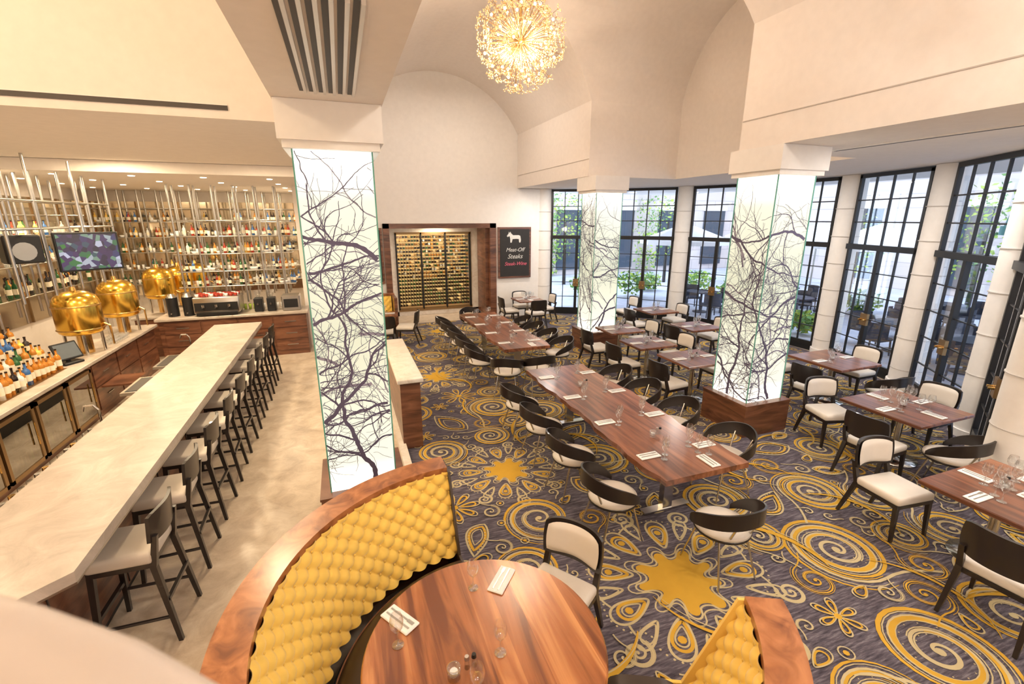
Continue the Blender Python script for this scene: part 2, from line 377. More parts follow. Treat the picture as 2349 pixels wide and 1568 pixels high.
def spiral(cx,cy,R,a0,d,turns=2.6,mats=None,w=None):
    n=int(26*turns); w=w or R*.062; m1,m2=mats or (cgold,ccream)
    def pt(t,k): 
        r=R*k*(1-t)+.02*R; a=a0+d*t*turns*2*pi; return (cx+r*math.cos(a),cy+r*math.sin(a))
    P=[pt(i/n,1) for i in range(n+1)]
    tail=[(P[0][0]+d*(-math.sin(a0))*-R*q*1.3+math.cos(a0)*R*.5*q*q, P[0][1]+d*math.cos(a0)*-R*q*1.3+math.sin(a0)*R*.5*q*q) for q in (1,.8,.6,.4,.2)]
    rib(tail+P,w*1.1,m2)
    rib([pt(i/n,.86) for i in range(n+1)],w*.5,m2)
    rib([pt(i/n,1.13) for i in range(int(n*.6))],w*.4,m2)
    if R>.22:
        rib([pt(i/n,.93) for i in range(0,int(n*.55))],w*1.7,m1,taper=True)
        rib([pt(i/n,1.22) for i in range(int(n*.4))],w*1.5,m1,taper=True)
        for i in range(0,int(n*.6)): 
            if i%2: disc(*pt(i/n,.78),R*.016,m2,5)
    disc(cx,cy,R*.09,m2,10)
def dotted(cx,cy,R,a0,a1,n,r,mat):
    for i in range(n):
        a=a0+(a1-a0)*i/max(1,n-1); disc(cx+R*math.cos(a),cy+R*math.sin(a),r,mat,6)
def petal(cx,cy,a,L,Wd,mats,base=0):
    ca,sa=math.cos(a),math.sin(a)
    for k,(m,w) in enumerate(mats):
        s=1-.24*k; P=[]
        for i in range(29):
            t=i/28*2*pi; u=(1-math.cos(t))/2; v=math.sin(t)*Wd*(.35+.65*u)*s
            uu=base+L*(.12*k+u*s*(.9 if k else 1)); P.append((cx+ca*uu-sa*v,cy+sa*uu+ca*v))
        rib(P,w,m,close=True)
def medallion(cx,cy,R,ph):
    P=[]
    for i in range(120):
        a=2*pi*i/120; c=math.cos(9*a+.7*math.sin(2*a+ph)); r=R*(.74+.22*(abs(c)**.5)*(1 if c>0 else -.5)+.07*math.sin(3*a+ph)); P.append((cx+r*math.cos(a+ph),cy+r*math.sin(a+ph)))
    fill(P,cgold); 
    rib([(cx+(x-cx)*1.08,cy+(y-cy)*1.08) for x,y in P],R*.045,ccream,close=True)
    rib([(cx+(x-cx)*1.26,cy+(y-cy)*1.26) for x,y in P],R*.035,ccream,close=True)
    for k in range(9):
        a=ph+2*pi*(k+.5)/9
        petal(cx,cy,a,R*1.0,R*.34,[(ccream,R*.055),(cgold,R*.07),(ccream,R*.035)],R*1.05)
        petal(cx,cy,a+pi/9,R*.8,R*.22,[(ccream,R*.05),(ccream,R*.035)],R*1.4)
        disc(cx+R*1.6*math.cos(a),cy+R*1.6*math.sin(a),R*.09,cgold,8)
        a2=a+pi/9; spiral(cx+R*2.3*math.cos(a2),cy+R*2.3*math.sin(a2),R*.3,a2+pi,1 if k%2 else -1,2,(ccream,ccream),R*.045)
        dotted(cx+R*1.5*math.cos(a),cy+R*1.5*math.sin(a),R*.6,a-1.2,a+1.2,11,R*.026,ccream)
def bigleaf(cx,cy,a,L):
    ca,sa=math.cos(a),math.sin(a); cv=RR.uniform(-.35,.35)
    def tr(u,v): v=v+cv*u*u/L; return (cx+ca*u-sa*v,cy+sa*u+ca*v)
    for s,m,w in ((1,ccream,.02),(.75,cgold,.028),(.5,ccream,.012)):
        P=[tr(L*(i/16*s+(1-s)*.4),L*.26*s*math.sin(pi*i/16)**.8*(1.25-.5*i/16)) for i in range(17)]+[tr(L*((16-i)/16*s+(1-s)*.4),-L*.26*s*math.sin(pi*(16-i)/16)**.8*(1.25-.5*(16-i)/16)) for i in range(1,16)]
        rib(P,w,m,close=True)
    for i in range(9):
        for s in(-1,1): disc(*tr(L*(.16+.085*i),s*L*.195*math.sin(pi*(.16+.085*i))),.009,ccream,5)
meds=[(2.6,2.7,.40,.2),(1.75,5.0,.30,.5),(7.0,1.3,.34,.1),(4.55,5.6,.28,.8),(1.6,8.9,.32,.3),(4.5,10.8,.28,.6),(2.4,12.8,.28,.9),(7.3,6.9,.3,.3),(4.6,-.3,.35,.2),(8.8,5.9,.24,.2),(7.6,11.2,.26,.1),(4.5,8.0,.22,.1)]
used=[]
for x,y,r,p in meds: medallion(x,y,r,p); used.append((x,y,r*2.2))
big=[(1.75,3.95,.34),(4.3,2.5,.42),(5.0,3.3,.36),(3.95,1.45,.40),(5.75,2.3,.32),(1.35,6.6,.36),(4.6,4.4,.36),(1.0,3.9,.22),(4.9,1.45,.34),(3.15,1.3,.30),(5.8,1.0,.34)]
cand=[(x,y,r) for x,y,r in big]
for R0,N in ((.36,1200),(.26,2200),(.18,4500),(.11,7500),(.07,9000)):
    for _ in range(N): cand.append((RR.uniform(.7,10.6),RR.uniform(-.5,14),R0*RR.uniform(.85,1.1)))
for x,y,r in cand:
    if not inside(x,y): continue
    if y>7.5 and r<.1: continue
    if any(abs(x-a)<r+q and abs(y-c)<r+q and math.hypot(x-a,y-c)<(r*1.02+q) for a,c,q in used): continue
    used.append((x,y,r*1.0)); k=RR.random()
    if r>.21:
        if k<.64:
            spiral(x,y,r,RR.uniform(0,6.28),RR.choice((-1,1)),RR.choice((2.4,3,3.4))); 
        elif k<.92: 
            a=RR.uniform(0,6.28); bigleaf(x-math.cos(a)*r,y-math.sin(a)*r,a,r*2.1)
        else:
            for q in range(8): petal(x,y,q*pi/4,r*.85,r*.2,[(ccream,.014),(cgold,.02)],r*.18)
            disc(x,y,r*.16,cgold)
    elif r>.14:
        if k<.5: spiral(x,y,r,RR.uniform(0,6.28),RR.choice((-1,1)),2,(ccream,cgold))
        elif k<.85:
            a=RR.uniform(0,6.28); bigleaf(x-math.cos(a)*r,y-math.sin(a)*r,a,r*2.1)
        else:
            for q in range(6): petal(x,y,q*pi/3,r*.85,r*.22,[(ccream,.012),(cgold,.014)],r*.12)
            disc(x,y,r*.16,cgold)
    elif r>.09:
        if k<.6: spiral(x,y,r,RR.uniform(0,6.28),RR.choice((-1,1)),1.7,(ccream,ccream),.011)
        else:
            a=RR.uniform(0,6.28); petal(x-math.cos(a)*r,y-math.sin(a)*r,a,r*2,r*.7,[(ccream,.012),(cgold,.015)])
    else:
        if k<.5: rib([(x+r*.7*math.cos(q*pi/7),y+r*.7*math.sin(q*pi/7)) for q in range(14)],.011,ccream,close=True); disc(x,y,r*.3,cgold)
        else: spiral(x,y,r,RR.uniform(0,6.28),RR.choice((-1,1)),1.3,(ccream,ccream),.010)
for _ in range(70):
    x=RR.uniform(.8,9);y=RR.uniform(-.5,13);a=RR.uniform(0,6.28);c=RR.choice((-1,1))*RR.uniform(.05,.11); P=[]
    for i in range(26):
        P.append((x,y)); x+=math.cos(a)*.045;y+=math.sin(a)*.045;a+=c
    rib(P,RR.choice((.03,.04,.055)),cgold,taper=True)
    rib([(p[0]+.04,p[1]+.025) for p in P],.011,ccream,taper=True)
cp.obj("carpet_pattern",parent=carpet)
# ------------------------------------------------------------------ furniture meshes
def dining_chair():
    b=B()
    b.rbox(-.24,-.21,.40,.24,.25,.49,leather,.035,3); b.box(-.235,-.21,.37,.235,.24,.41,dark)
    for sx in(-1,1):
        b.leg((sx*.225,.24,0),(sx*.215,.215,.40),.026,.042,dark)
        b.leg((sx*.235,-.33,0),(sx*.215,-.20,.42),.028,.045,dark); b.leg((sx*.215,-.20,.42),(sx*.215,-.27,.64),.045,.036,dark)
    def sh(off,x0,z0,z1,rnd):
        def fn(u,v):
            s=2*u-1; t=2*v-1
            X=x0*s*(1-.05*t*t); zz=z0+(z1-z0)*v
            c=(abs(s)**6); zz=(z0+z1)/2+(zz-(z0+z1)/2)*(1-.18*c)
            y=-.29-.12*(zz-.6)+.07*s*s+off
            return (X,y,zz)
        return fn
    b.grid(sh(-.018,.25,.56,.87,0),14,6,dark); b.grid(sh(.012,.25,.56,.87,0),14,6,dark)
    for fn2 in (0,1):
        V=[];n=14
        for i in range(n+1):
            V.append(sh(-.018,.25,.56,.87,0)(i/n,fn2)); V.append(sh(.012,.25,.56,.87,0)(i/n,fn2))
        b.add(V,[(2*i,2*i+1,2*i+3,2*i+2) for i in range(n)],dark)
        V=[];n=6
        for i in range(n+1):
            V.append(sh(-.018,.25,.56,.87,0)(fn2,i/n)); V.append(sh(.012,.25,.56,.87,0)(fn2,i/n))
        b.add(V,[(2*i,2*i+1,2*i+3,2*i+2) for i in range(n)],dark)
    def pad(u,v):
        p=sh(.014,.222,.588,.842,0)(u,v); q=(1-(2*u-1)**6)*(1-(2*v-1)**6); return (p[0],p[1]+.03*q,p[2])
    b.grid(pad,16,10,leather)
    return b.mesh("dining_chair")
def barrel_chair():
    b=B()
    b.lathe([(0,.505),(.12,.51),(.2,.505),(.24,.485),(.245,.455),(.22,.44)],leather,seg=28)
    b.lathe([(0,.415),(.2,.415),(.245,.43),(.25,.45),(.235,.46)],dark,seg=28)
    def band(off):
        def fn(u,v):
            s=2*u-1; a=-pi/2+s*2.2; r=.295+off-.02*abs(s)**3
            k=abs(s)**1.5; z0=.645-.17*k; z1=.80-.20*k-.08*abs(s)**6
            return (r*math.cos(a),r*math.sin(a)*1.0-.02,z0+(z1-z0)*v)
        return fn
    b.grid(band(0),36,4,dark); b.grid(band(.018),36,4,dark)
    for v in(0,1):
        V=[]
        for i in range(37): V+=[band(0)(i/36,v),band(.018)(i/36,v)]
        b.add(V,[(2*i,2*i+1,2*i+3,2*i+2) for i in range(36)],dark)
    for sx in(-1,1):
        b.cyl((sx*.15,.13,.43),(sx*.21,.24,0),.011,.009,8,chrome); b.cyl((sx*.15,-.13,.43),(sx*.21,-.25,0),.011,.009,8,chrome)
        b.cyl((sx*.10,-.18,.43),(sx*.13,-.285,.67),.012,.012,8,chrome)
    return b.mesh("curved_back_chair")
def bar_stool():
    b=B()
    b.rbox(-.22,-.20,.70,.22,.22,.80,stoolseat,.03,3); b.box(-.21,-.19,.67,.21,.21,.71,dark)
    for sx in(-1,1):
        b.leg((sx*.225,.235,0),(sx*.19,.19,.68),.03,.042,dark); b.leg((sx*.225,-.27,0),(sx*.19,-.19,.68),.03,.042,dark)
        b.leg((sx*.19,-.19,.66),(sx*.185,-.235,.92),.042,.034,dark)
        b.cyl((sx*.215,.23,.22),(sx*.215,-.25,.22),.014,.014,6,dark)
    b.box(-.22,.205,.28,.22,.235,.31,dark); b.box(-.21,-.25,.36,.21,-.225,.385,dark)
    def sh(off):
        def fn(u,v):
            s=2*u-1; zz=.86+.24*v; zz=.98+(zz-.98)*(1-.15*abs(s)**6); return (.215*s,-.245-.1*(zz-.86)+.045*s*s+off,zz)
        return fn
    b.grid(sh(-.012),12,4,dark); b.grid(sh(.012),12,4,dark)
    for v in (0,1):
        V=[]
        for i in range(13): V+=[sh(-.012)(i/12,v),sh(.012)(i/12,v)]
        b.add(V,[(2*i,2*i+1,2*i+3,2*i+2) for i in range(12)],dark)
        V=[]
        for i in range(5): V+=[sh(-.012)(v,i/4),sh(.012)(v,i/4)]
        b.add(V,[(2*i,2*i+1,2*i+3,2*i+2) for i in range(4)],dark)
    return b.mesh("bar_stool")
DC=dining_chair(); BC=barrel_chair(); BS=bar_stool()
def face(dx,dy): return math.atan2(dy,dx)-pi/2
FZ=.0085
def dc(x,y,dx,dy): place(DC,"dining_chair",(x,y,FZ),face(dx,dy))
def bc(x,y,dx,dy): place(BC,"curved_back_chair",(x,y,FZ),face(dx,dy))
def glassm():
    b=B(); b.lathe([(0,.003),(.034,.003),(.034,.006),(.006,.012),(.004,.09),(.02,.105),(.037,.135),(.04,.17),(.031,.215)],glass,seg=16); return b.mesh("wine_glass")
WG=glassm()
def napkinm():
    b=B(); b.rbox(-.055,-.12,0,.055,.12,.014,napk,.005,1)
    b.box(-.025,-.1,.0142,-.015,.09,.018,steel); b.box(.012,-.1,.0142,.022,.1,.018,steel); b.box(-.03,.05,.0142,-.01,.1,.018,steel)
    return b.mesh("napkin_with_cutlery")
NK=napkinm()
def condm():
    b=B(); b.lathe([(0,0),(.035,0),(.038,.07),(.03,.07),(.028,.03),(0,.03)],glass,(0,0,0),12)
    b.cyl((.0,.0,.02),(0,0,.045),.022,.022,10,napk)
    for x,m in((.08,steel),(.12,blackm)): b.cyl((x,.03,0),(x,.03,.06),.016,.013,10,glass); b.cyl((x,.03,.06),(x,.03,.08),.015,.012,10,m)
    return b.mesh("candle_and_shakers")
CN=condm()
def setting(x,y,dx,dy,z=.762):
    a=face(dx,dy)
    place(NK,"napkin_with_cutlery",(x+dx*.16,y+dy*.16,z),a)
    place(WG,"wine_glass",(x+dx*.27+dy*.11,y+dy*.27-dx*.11,z))
    place(WG,"wine_glass",(x+dx*.34+dy*.03,y+dy*.34-dx*.03,z))
def table(cx,cy,w,d,sides="LRNF"):
    b=B(); b.rbox(-w/2,-d/2,.715,w/2,d/2,.76,walnut,.008,1)
    b.cyl((0,0,.03),(0,0,.72),.04,.04,14,chrome); b.lathe([(0,.0),(.27,.0),(.27,.012),(.1,.03),(.04,.05)],chrome,seg=24); b.box(-.2,-.2,.69,.2,.2,.716,blackm)
    b.obj("dining_table",(cx,cy,FZ)); z=.76+FZ
    for s in sides:
        dx,dy={"L":(1,0),"R":(-1,0),"N":(0,1),"F":(0,-1)}[s]
        setting(cx-dx*w/2,cy-dy*d/2,dx,dy,z)
    place(CN,"candle_and_shakers",(cx-.03,cy,z))
table(7.91,5.28,.98,.98,"LR"); table(6.77,3.5,1.05,.98); table(5.5,1.93,1.15,.75); table(5.68,6.2,.92,.85,"LR")
table(5.55,7.35,.85,.75,"LR"); table(5.68,8.55,.85,.72,"LR"); table(7.8,10.1,.85,.85,"LR"); table(5.2,12.9,.8,.8); table(7.5,8.2,.85,.8,"LR")
for a in ((1.27,2.52,-.84,-.6),(4.72,1.5,1,.1),(5.15,2.6,-.1,-1),(6.0,3.32,1,.05),(6.42,4.2,-.3,-1),(7.55,3.65,-1,0),(7.12,5.0,1,.1),(8.65,5.35,-1,0),(7.55,6.05,0,-1),
          (5.0,6.0,1,.1),(6.4,6.3,-1,0),(4.9,7.2,1,.05),(6.22,7.3,-1,0),(4.98,8.35,1,0),(6.35,8.6,-1,0),(7.15,10.0,1,0),(8.45,10.1,-1,0),(4.6,12.9,1,0),(5.2,12.25,0,1),(5.8,12.9,-1,0),(5.25,13.5,0,-1),
          (6.95,8.1,1,.1),(8.1,8.3,-1,0),(7.0,11.3,1,0),(6.3,10.9,1,-.2),(6.6,1.9,-1,0),(7.9,11.6,-1,0)): dc(*a)
bc(6.45,2.78,-.15,1); bc(8.0,4.45,.1,1)
for y in (5.95,5.15,4.3,3.45): bc(2.33,y,1,.05)
for y in (6.15,5.4,4.6,3.7): bc(3.98,y,-1,0)
bc(3.02,2.72,0,1); bc(3.2,7.4,0,1); bc(2.62,7.45,.5,1)
for y in (8.2,8.95,9.7,10.45,11.1): bc(2.35,y,1,0)
for y in (8.2,8.95,9.7,10.45): bc(3.98,y,-1,0)
bc(3.1,11.75,0,-1)
for i in range(9): place(BS,"bar_stool",(-1.70,3.77+.78*i,0),face(-1,0.03*(-1)**i))
def communal(x0,x1,y0,y1,seed):
    R=random.Random(seed); cx=(x0+x1)/2;cy=(y0+y1)/2;w=(x1-x0)/2;h=(y1-y0)/2; P=[];n=44
    f=[R.uniform(0,6) for _ in range(6)]
    def wob(t,k): return .022*math.sin(t*3.1+f[k])+.014*math.sin(t*8+f[k+1])+.008*math.sin(t*19+f[k])
    for i in range(n+1): y=-h+2*h*i/n; P.append((w+wob(y,0),y))
    for i in range(n,-1,-1): y=-h+2*h*i/n; P.append((-w+wob(y,3),y))
    b=B(); b.prism(P,.705,.765,walnut)
    for sy in(-1,1):
        y=sy*(h-.55); b.box(-.3,y-.05,.0,.3,y+.05,.03,chrome); b.box(-.06,y-.04,.03,.06,y+.04,.70,chrome); b.box(-.35,y-.05,.68,.35,y+.05,.706,blackm)
    b.box(-.03,-h+.55,.62,.03,h-.55,.68,blackm)
    b.obj("communal_table",(cx,cy,FZ))
    z=.765+FZ; ny=int((y1-y0)/.82)
    for i in range(ny):
        y=y0+.45+(y1-y0-.9)*i/(ny-1)
        setting(x0,y,1,0,z); setting(x1,y,-1,0,z)
        if i%2==0: place(CN,"candle_and_shakers",(cx-.04,y+.36,z))
    setting(cx+.15,y0,0,1,z)
communal(2.63,3.66,3.08,6.55,1); communal(2.68,3.64,7.8,11.3,2)
TC=(.58,2.03)
b=B(); b.lathe([(0,.715),(.62,.715),(.69,.73),(.695,.745),(.685,.76),(0,.76)],walnutX,seg=72,smooth=False)
b.cyl((0,0,.03),(0,0,.72),.05,.05,16,chrome); b.lathe([(0,0),(.3,0),(.3,.015),(.1,.035),(.05,.06)],chrome,seg=24); b.obj("round_table",(TC[0],TC[1],FZ))
z=.76+FZ
place(NK,"napkin_with_cutlery",(.82,2.46,z),face(.9,1)); place(NK,"napkin_with_cutlery",(.13,2.37,z),face(.6,-.9))
for p in ((.62,2.46),(.10,2.2),(.64,1.95),(.45,1.75)): place(WG,"wine_glass",(p[0],p[1],z))
place(CN,"candle_and_shakers",(.36,1.9,z))
# curved tufted booth
BCt=(.74,2.12)
A0,A1=math.radians(93),math.radians(334)
b=B(); cx,cy=BCt
def ringseg(r0,r1,z0,z1,mat,n=70,a0=A0,a1=A1):
    V=[]
    for i in range(n+1):
        a=a0+(a1-a0)*i/n
        for r,z in((r0,z0),(r1,z0),(r1,z1),(r0,z1)): V.append((cx+r*math.cos(a),cy+r*math.sin(a),z))
    F=[]
    for i in range(n):
        for k in range(4): F.append((4*i+k,4*i+(k+1)%4,4*(i+1)+(k+1)%4,4*(i+1)+k))
    F+=[(3,2,1,0),(4*n,4*n+1,4*n+2,4*n+3)]
    b.add(V,F,mat)
ringseg(1.34,1.54,1.06,1.11,ledgew); ringseg(1.44,1.53,.009,1.06,panelw)
ringseg(.62,1.06,.30,.38,panelw); ringseg(.66,1.1,.009,.31,blackm)
def seatf(u,v):
    a=A0+(A1-A0)*u; t=v*2-1; r=.82+.23*t; return (cx+r*math.cos(a),cy+r*math.sin(a),.47-.09*abs(t)**5)
b.grid(seatf,90,10,brownseat)
SP=.070; SV=.062
def tuft(u,v):
    a=A0+(A1-A0)*u; L=u*5.1/SP; Hh=v*.68/SV
    # soft pillow with shallow diagonal pleats and a deep conical dimple at every button
    q2=(abs(math.sin(pi*(L+Hh)/2))*abs(math.sin(pi*(L-Hh)/2)))
    iL=round(L); iH=round(Hh); best=9
    for di in(-1,0,1):
        for dj in(-1,0,1):
            if (iL+di+iH+dj)%2==0: best=min(best,math.hypot(L-iL-di,Hh-iH-dj))
    dim=math.exp(-(best*2.6)**2)
    puff=.008*min(1,q2*2.2)**.5+.014*q2-.018*dim
    r=1.10+.245*v**.85-puff; zz=.42+.655*v
    return (cx+r*math.cos(a),cy+r*math.sin(a),zz)
b.grid(tuft,870,96,velvet)
nL=int(5.1/SP); 
for i in range(nL+1):
    for j in range(1,11):
        if (i+j)%2: continue
        v=j*SV/.68; u=i*SP/5.1
        if u>1 or v>=.97: continue
        a=A0+(A1-A0)*u; r=1.10+.245*v**.85+.012; b.sphere((cx+r*math.cos(a),cy+r*math.sin(a),.42+.655*v),.011,velvet,6,4)
for a in (A0,A1):
    ca,sa=math.cos(a),math.sin(a); t=(-sa,ca); s=-.02 if a==A0 else .02
    prof=[(.68,.01),(.68,.44),(1.06,.44),(1.31,1.08),(1.53,1.08),(1.53,.01)]
    V=[(cx+r*ca,cy+r*sa,z_) for r,z_ in prof]+[(cx+r*ca+t[0]*s,cy+r*sa+t[1]*s,z_) for r,z_ in prof]; n=6
    b.add(V,[tuple(range(n)),tuple(range(2*n-1,n-1,-1))]+[(i,(i+1)%n,n+(i+1)%n,n+i) for i in range(n)],velvet if a==A1 else brownseat)
b.obj("tufted_booth")
b=B(); b.box(-.3,13.2,0.01,1.25,13.35,1.08,panelw); b.box(-.3,13.18,1.06,1.27,13.37,1.1,ledgew); b.box(1.19,12.5,0.01,1.27,13.35,1.08,panelw)
b.grid(lambda u,v:(-.28+1.45*u,13.18-.03-.03*(abs(math.sin(pi*(u*10+v*4)/1)*math.sin(pi*(u*10-v*4))))**.5-.1*(1-v),.45+.6*v),120,30,velvet)
b.rbox(-.28,12.6,.32,1.18,13.1,.47,velvet,.03,2); b.box(-.28,12.65,0.01,1.18,13.1,.33,blackm); b.obj("straight_booth")
table(.85,12.05,.65,.6,"LR"); dc(.8,11.4,0,1); dc(1.4,11.75,-1,.3)
b=B(); b.box(.57,6.0,0.01,.84,8.15,1.0,panelw); b.rbox(.53,5.93,1.0,.88,8.2,1.06,cap_stone,.012,2); b.box(.5,5.1,0,.60,8.15,.10,cap_stone); b.obj("divider_half_wall")
# ------------------------------------------------------------------ bar
b=B(); P=[(-2.56,2.9),(-1.95,2.9),(-1.71,3.1),(-1.71,10.52),(-2.56,10.52)]
b.prism(P,1.0,1.075,marble); b.prism([(x*.999,y) for x,y in P],.985,1.0,steel)
b.box(-2.40,3.1,.08,-2.0,10.45,.99,panelw); b.box(-2.36,3.12,0,-2.03,10.4,.08,blackm)
for i in range(8): b.box(-2.0,3.3+i*.95,.1,-1.992,3.31+i*.95,.98,dark)
b.obj("bar_counter")
b=B(); b.box(-2.86,4.0,.78,-2.58,10.2,.82,steel); b.box(-2.86,4.0,.2,-2.84,10.2,.8,steel); b.box(-2.84,4.0,0,-2.6,10.2,.2,blackm)
for y in (7.2,8.4): b.box(-2.98,y,.84,-2.6,y+.7,.88,steel); b.box(-2.94,y+.05,.881,-2.64,y+.65,.885,blackm)
for y in (6.0,9.4):
    b.cyl((-2.7,y,.82),(-2.7,y,1.1),.012,.012,8,chrome); b.tube([(-2.7,y,1.1),(-2.74,y,1.16),(-2.82,y,1.16),(-2.84,y,1.1)],.011,chrome)
for k in range(14): b.cyl((-2.75,4.3+k*.12,.82),(-2.75,4.3+k*.12,.94),.03,.025,8,[glass,steel,brass,glass][k%4])
b.obj("underbar_station")
b=B(); b.box(-4.7,4.0,0,-3.95,11.6,.9,panelw); b.rbox(-4.75,4.0,.9,-3.88,11.64,.96,marble,.01,1)
for k,y in enumerate([5.0,5.75,6.5,7.25,8.0]):
    b.box(-3.95,y,.1,-3.938,y+.7,.86,blackm)
    for q in range(6):
        for zz in (.2,.5): b.cyl((-3.925,y+.1+q*.1,zz),(-3.925,y+.1+q*.1,zz+.15),.018,.01,6,(brass,dark,leaf,bronze)[(q*3+k)%4])
    b.box(-3.938,y+.04,.44,-3.91,y+.66,.45,steel)
    b.add([(-3.9,y+.04,.14),(-3.9,y+.66,.14),(-3.9,y+.66,.82),(-3.9,y+.04,.82)],[(0,1,2,3)],cooler_gl)
    for (y0,y1,z0,z1) in ((y,y+.05,.1,.86),(y+.65,y+.7,.1,.86),(y,y+.7,.1,.15),(y,y+.7,.81,.86)): b.box(-3.94,y0,z0,-3.89,y1,z1,bronze)
    b.cyl((-3.87,y+.6,.35),(-3.87,y+.6,.65),.01,.01,6,brass)
for k in range(3):
    y=8.85+k*.9
    b.box(-3.955,y,.12,-3.935,y+.85,.48,panelw); b.box(-3.955,y,.5,-3.935,y+.85,.86,panelw); b.box(-3.935,y+.3,.68,-3.92,y+.5,.69,steel); b.box(-3.935,y+.3,.3,-3.92,y+.5,.31,steel)
b.box(-3.93,9.0,.45,-3.5,9.6,.48,panelw)
b.obj("back_bar_counter")
b=B(); b.box(-3.9,11.75,0,-.95,12.4,.98,panelw); b.rbox(-3.95,11.68,.98,-.9,12.45,1.04,marble,.01,1)
for k in range(4):
    x=-3.8+k*.72
    for zz in (.12,.4,.68): b.box(x,11.73,zz,x+.68,11.755,zz+.25,panelw); b.box(x+.22,11.715,zz+.12,x+.46,11.73,zz+.135,steel)
b.obj("service_counter")
def tank(r):
    b=B(); h=r*2.3; Z=.34
    b.lathe([(0,0),(r*.3,-.02),(r*.8,.0),(r*.95,h*.05),(r,h*.12),(r,h*.66),(r*.96,h*.76),(r*.84,h*.87),(r*.6,h*.95),(r*.3,h*.99),(.0,h*1.0)],goldtank,(0,0,Z),32)
    for zz in (.12,.66): b.lathe([(r*1.0,h*zz-.014),(r*1.035,h*zz),(r*1.0,h*zz+.014)],brass,(0,0,Z),32)
    b.cyl((0,0,Z+h*.99),(0,0,Z+h*.99+.07),.05,.035,12,brass); b.cyl((0,0,Z+h+.06),(0,0,Z+h+.22),.012,.012,8,chrome)
    for k in range(4):
        a=k*pi/2+.4; b.cyl((r*.75*math.cos(a),r*.75*math.sin(a),Z+.04),(r*.75*math.cos(a),r*.75*math.sin(a),0),.022,.022,8,chrome)
    b.cyl((0,0,Z),(0,0,.0),.1,.1,12,brass)
    b.tube([(r,0,Z+.15),(r+.08,0,Z+.1),(r+.08,0,.12)],.014,brass)
    return b.mesh("gold_serving_tank")
for x,y,r in ((-4.2,9.45,.31),(-4.2,10.95,.31)): place(tank(r),"gold_serving_tank",(x,y,.96))
b=B(); b.box(-4.6,12.55,0,-3.5,15.15,.9,panelw); b.rbox(-4.65,12.5,.9,-3.45,15.15,.96,marble,.01,1); b.obj("rear_counter")
for x,y,r in ((-4.1,12.9,.31),(-3.95,13.85,.29),(-3.8,14.75,.28)): place(tank(r),"gold_serving_tank",(x,y,1.0))
bt_mats=[M("bottle_amber",(.55,.22,.03),.12,.1),M("bottle_green",(.03,.12,.04),.1,.1),M("bottle_dark",(.02,.012,.012),.1),M("bottle_clear",(.75,.78,.76),.08),M("bottle_red",(.4,.04,.02),.2),M("bottle_gold",(.85,.55,.12),.2),M("bottle_blue",(.05,.15,.4),.15)]
lab=M("paper_label",(.85,.78,.62),.7)
def bottle(b,x,y,z,h,r,m,l=True):
    b.lathe([(0,0),(r,0),(r,h*.6),(r*.8,h*.68),(r*.33,h*.76),(r*.3,h*.97),(r*.36,h)],m,(x,y,z),10)
    b.cyl((x,y,z+h*.96),(x,y,z+h*1.02),r*.37,r*.37,8,bt_mats[2])
    if l: b.lathe([(r*1.02,h*.18),(r*1.02,h*.48)],lab,(x,y,z),10)
R=random.Random(9)
b=B()
for k in range(4):
    xx=-4.15-.15*k; zz=.96+.14*k
    b.box(xx-.075,6.6,.96,xx+.075,8.5,zz+.005,bronze)
    for i in range(19):
        bottle(b,xx+R.uniform(-.02,.02),6.66+i*.1,zz+.005,R.uniform(.24,.33),R.uniform(.034,.046),R.choice(bt_mats[:1]*3+bt_mats))
b.obj("liquor_bottles")
def rack(name,pts,zs,ends,depth,axis,ztop):
    b=B()
    for (x,y) in pts:
        for s in(0,1):
            xx=x+(depth*s if axis=='Y' else 0); yy=y+(depth*s if axis=='X' else 0)
            b.cyl((xx,yy,zs[0]-.4),(xx,yy,ztop),.022,.022,8,steel)
    (x0,y0),(x1,y1)=ends
    ZS=list(zs)+[zs[-1]+.35]
    for q,z_ in enumerate(ZS):
        if q<len(zs): b.box(x0,y0,z_,x1 if axis=='X' else x0+depth,y1 if axis=='Y' else y0+depth,z_+.012,glass)
        for s in(0,1):
            if axis=='Y': b.cyl((x0+depth*s,y0,z_),(x0+depth*s,y1,z_),.014,.014,6,steel)
            else: b.cyl((x0,y0+depth*s,z_),(x1,y0+depth*s,z_),.014,.014,6,steel)
    R=random.Random(len(name)+len(pts))
    for z_ in zs:
        L=(y1-y0) if axis=='Y' else (x1-x0); n=int(L/.07)
        for i in range(n):
            t=(i+.5)/n; x=x0+(x1-x0)*t if axis=='X' else x0+depth*R.uniform(.2,.8); y=y0+(y1-y0)*t if axis=='Y' else y0+depth*R.uniform(.2,.8)
            k=R.random()
            if z_==zs[0] and axis=='Y': bottle(b,x,y,z_+.012,.3,.036,R.choice(bt_mats[:3]))
            elif k<.35: b.lathe([(0,0),(.03,0),(.034,.11),(.03,.11)],[glass,napk][k<.1],(x,y,z_+.012),8)
            elif k<.5: b.lathe([(0,0),(.04,.0),(.065,.05),(.06,.05),(0,.01)],napk,(x,y,z_+.012),10)
            elif k<.93: bottle(b,x,y,z_+.012,.25,.033,R.choice(bt_mats+bt_mats[:3]))
    return b.obj(name)
rack("hanging_glass_rack",[(-5.3,5.2+i*.62) for i in range(12)],[1.9,2.4,2.85],[(-5.3,5.2),(-5.3,12.1)],.4,'Y',3.87)
rack("hanging_glass_rack",[(-3.5+i*.42,12.5) for i in range(6)],[1.6,1.95,2.35,2.75],[(-3.6,12.5),(-1.15,12.5)],.35,'X',3.87)
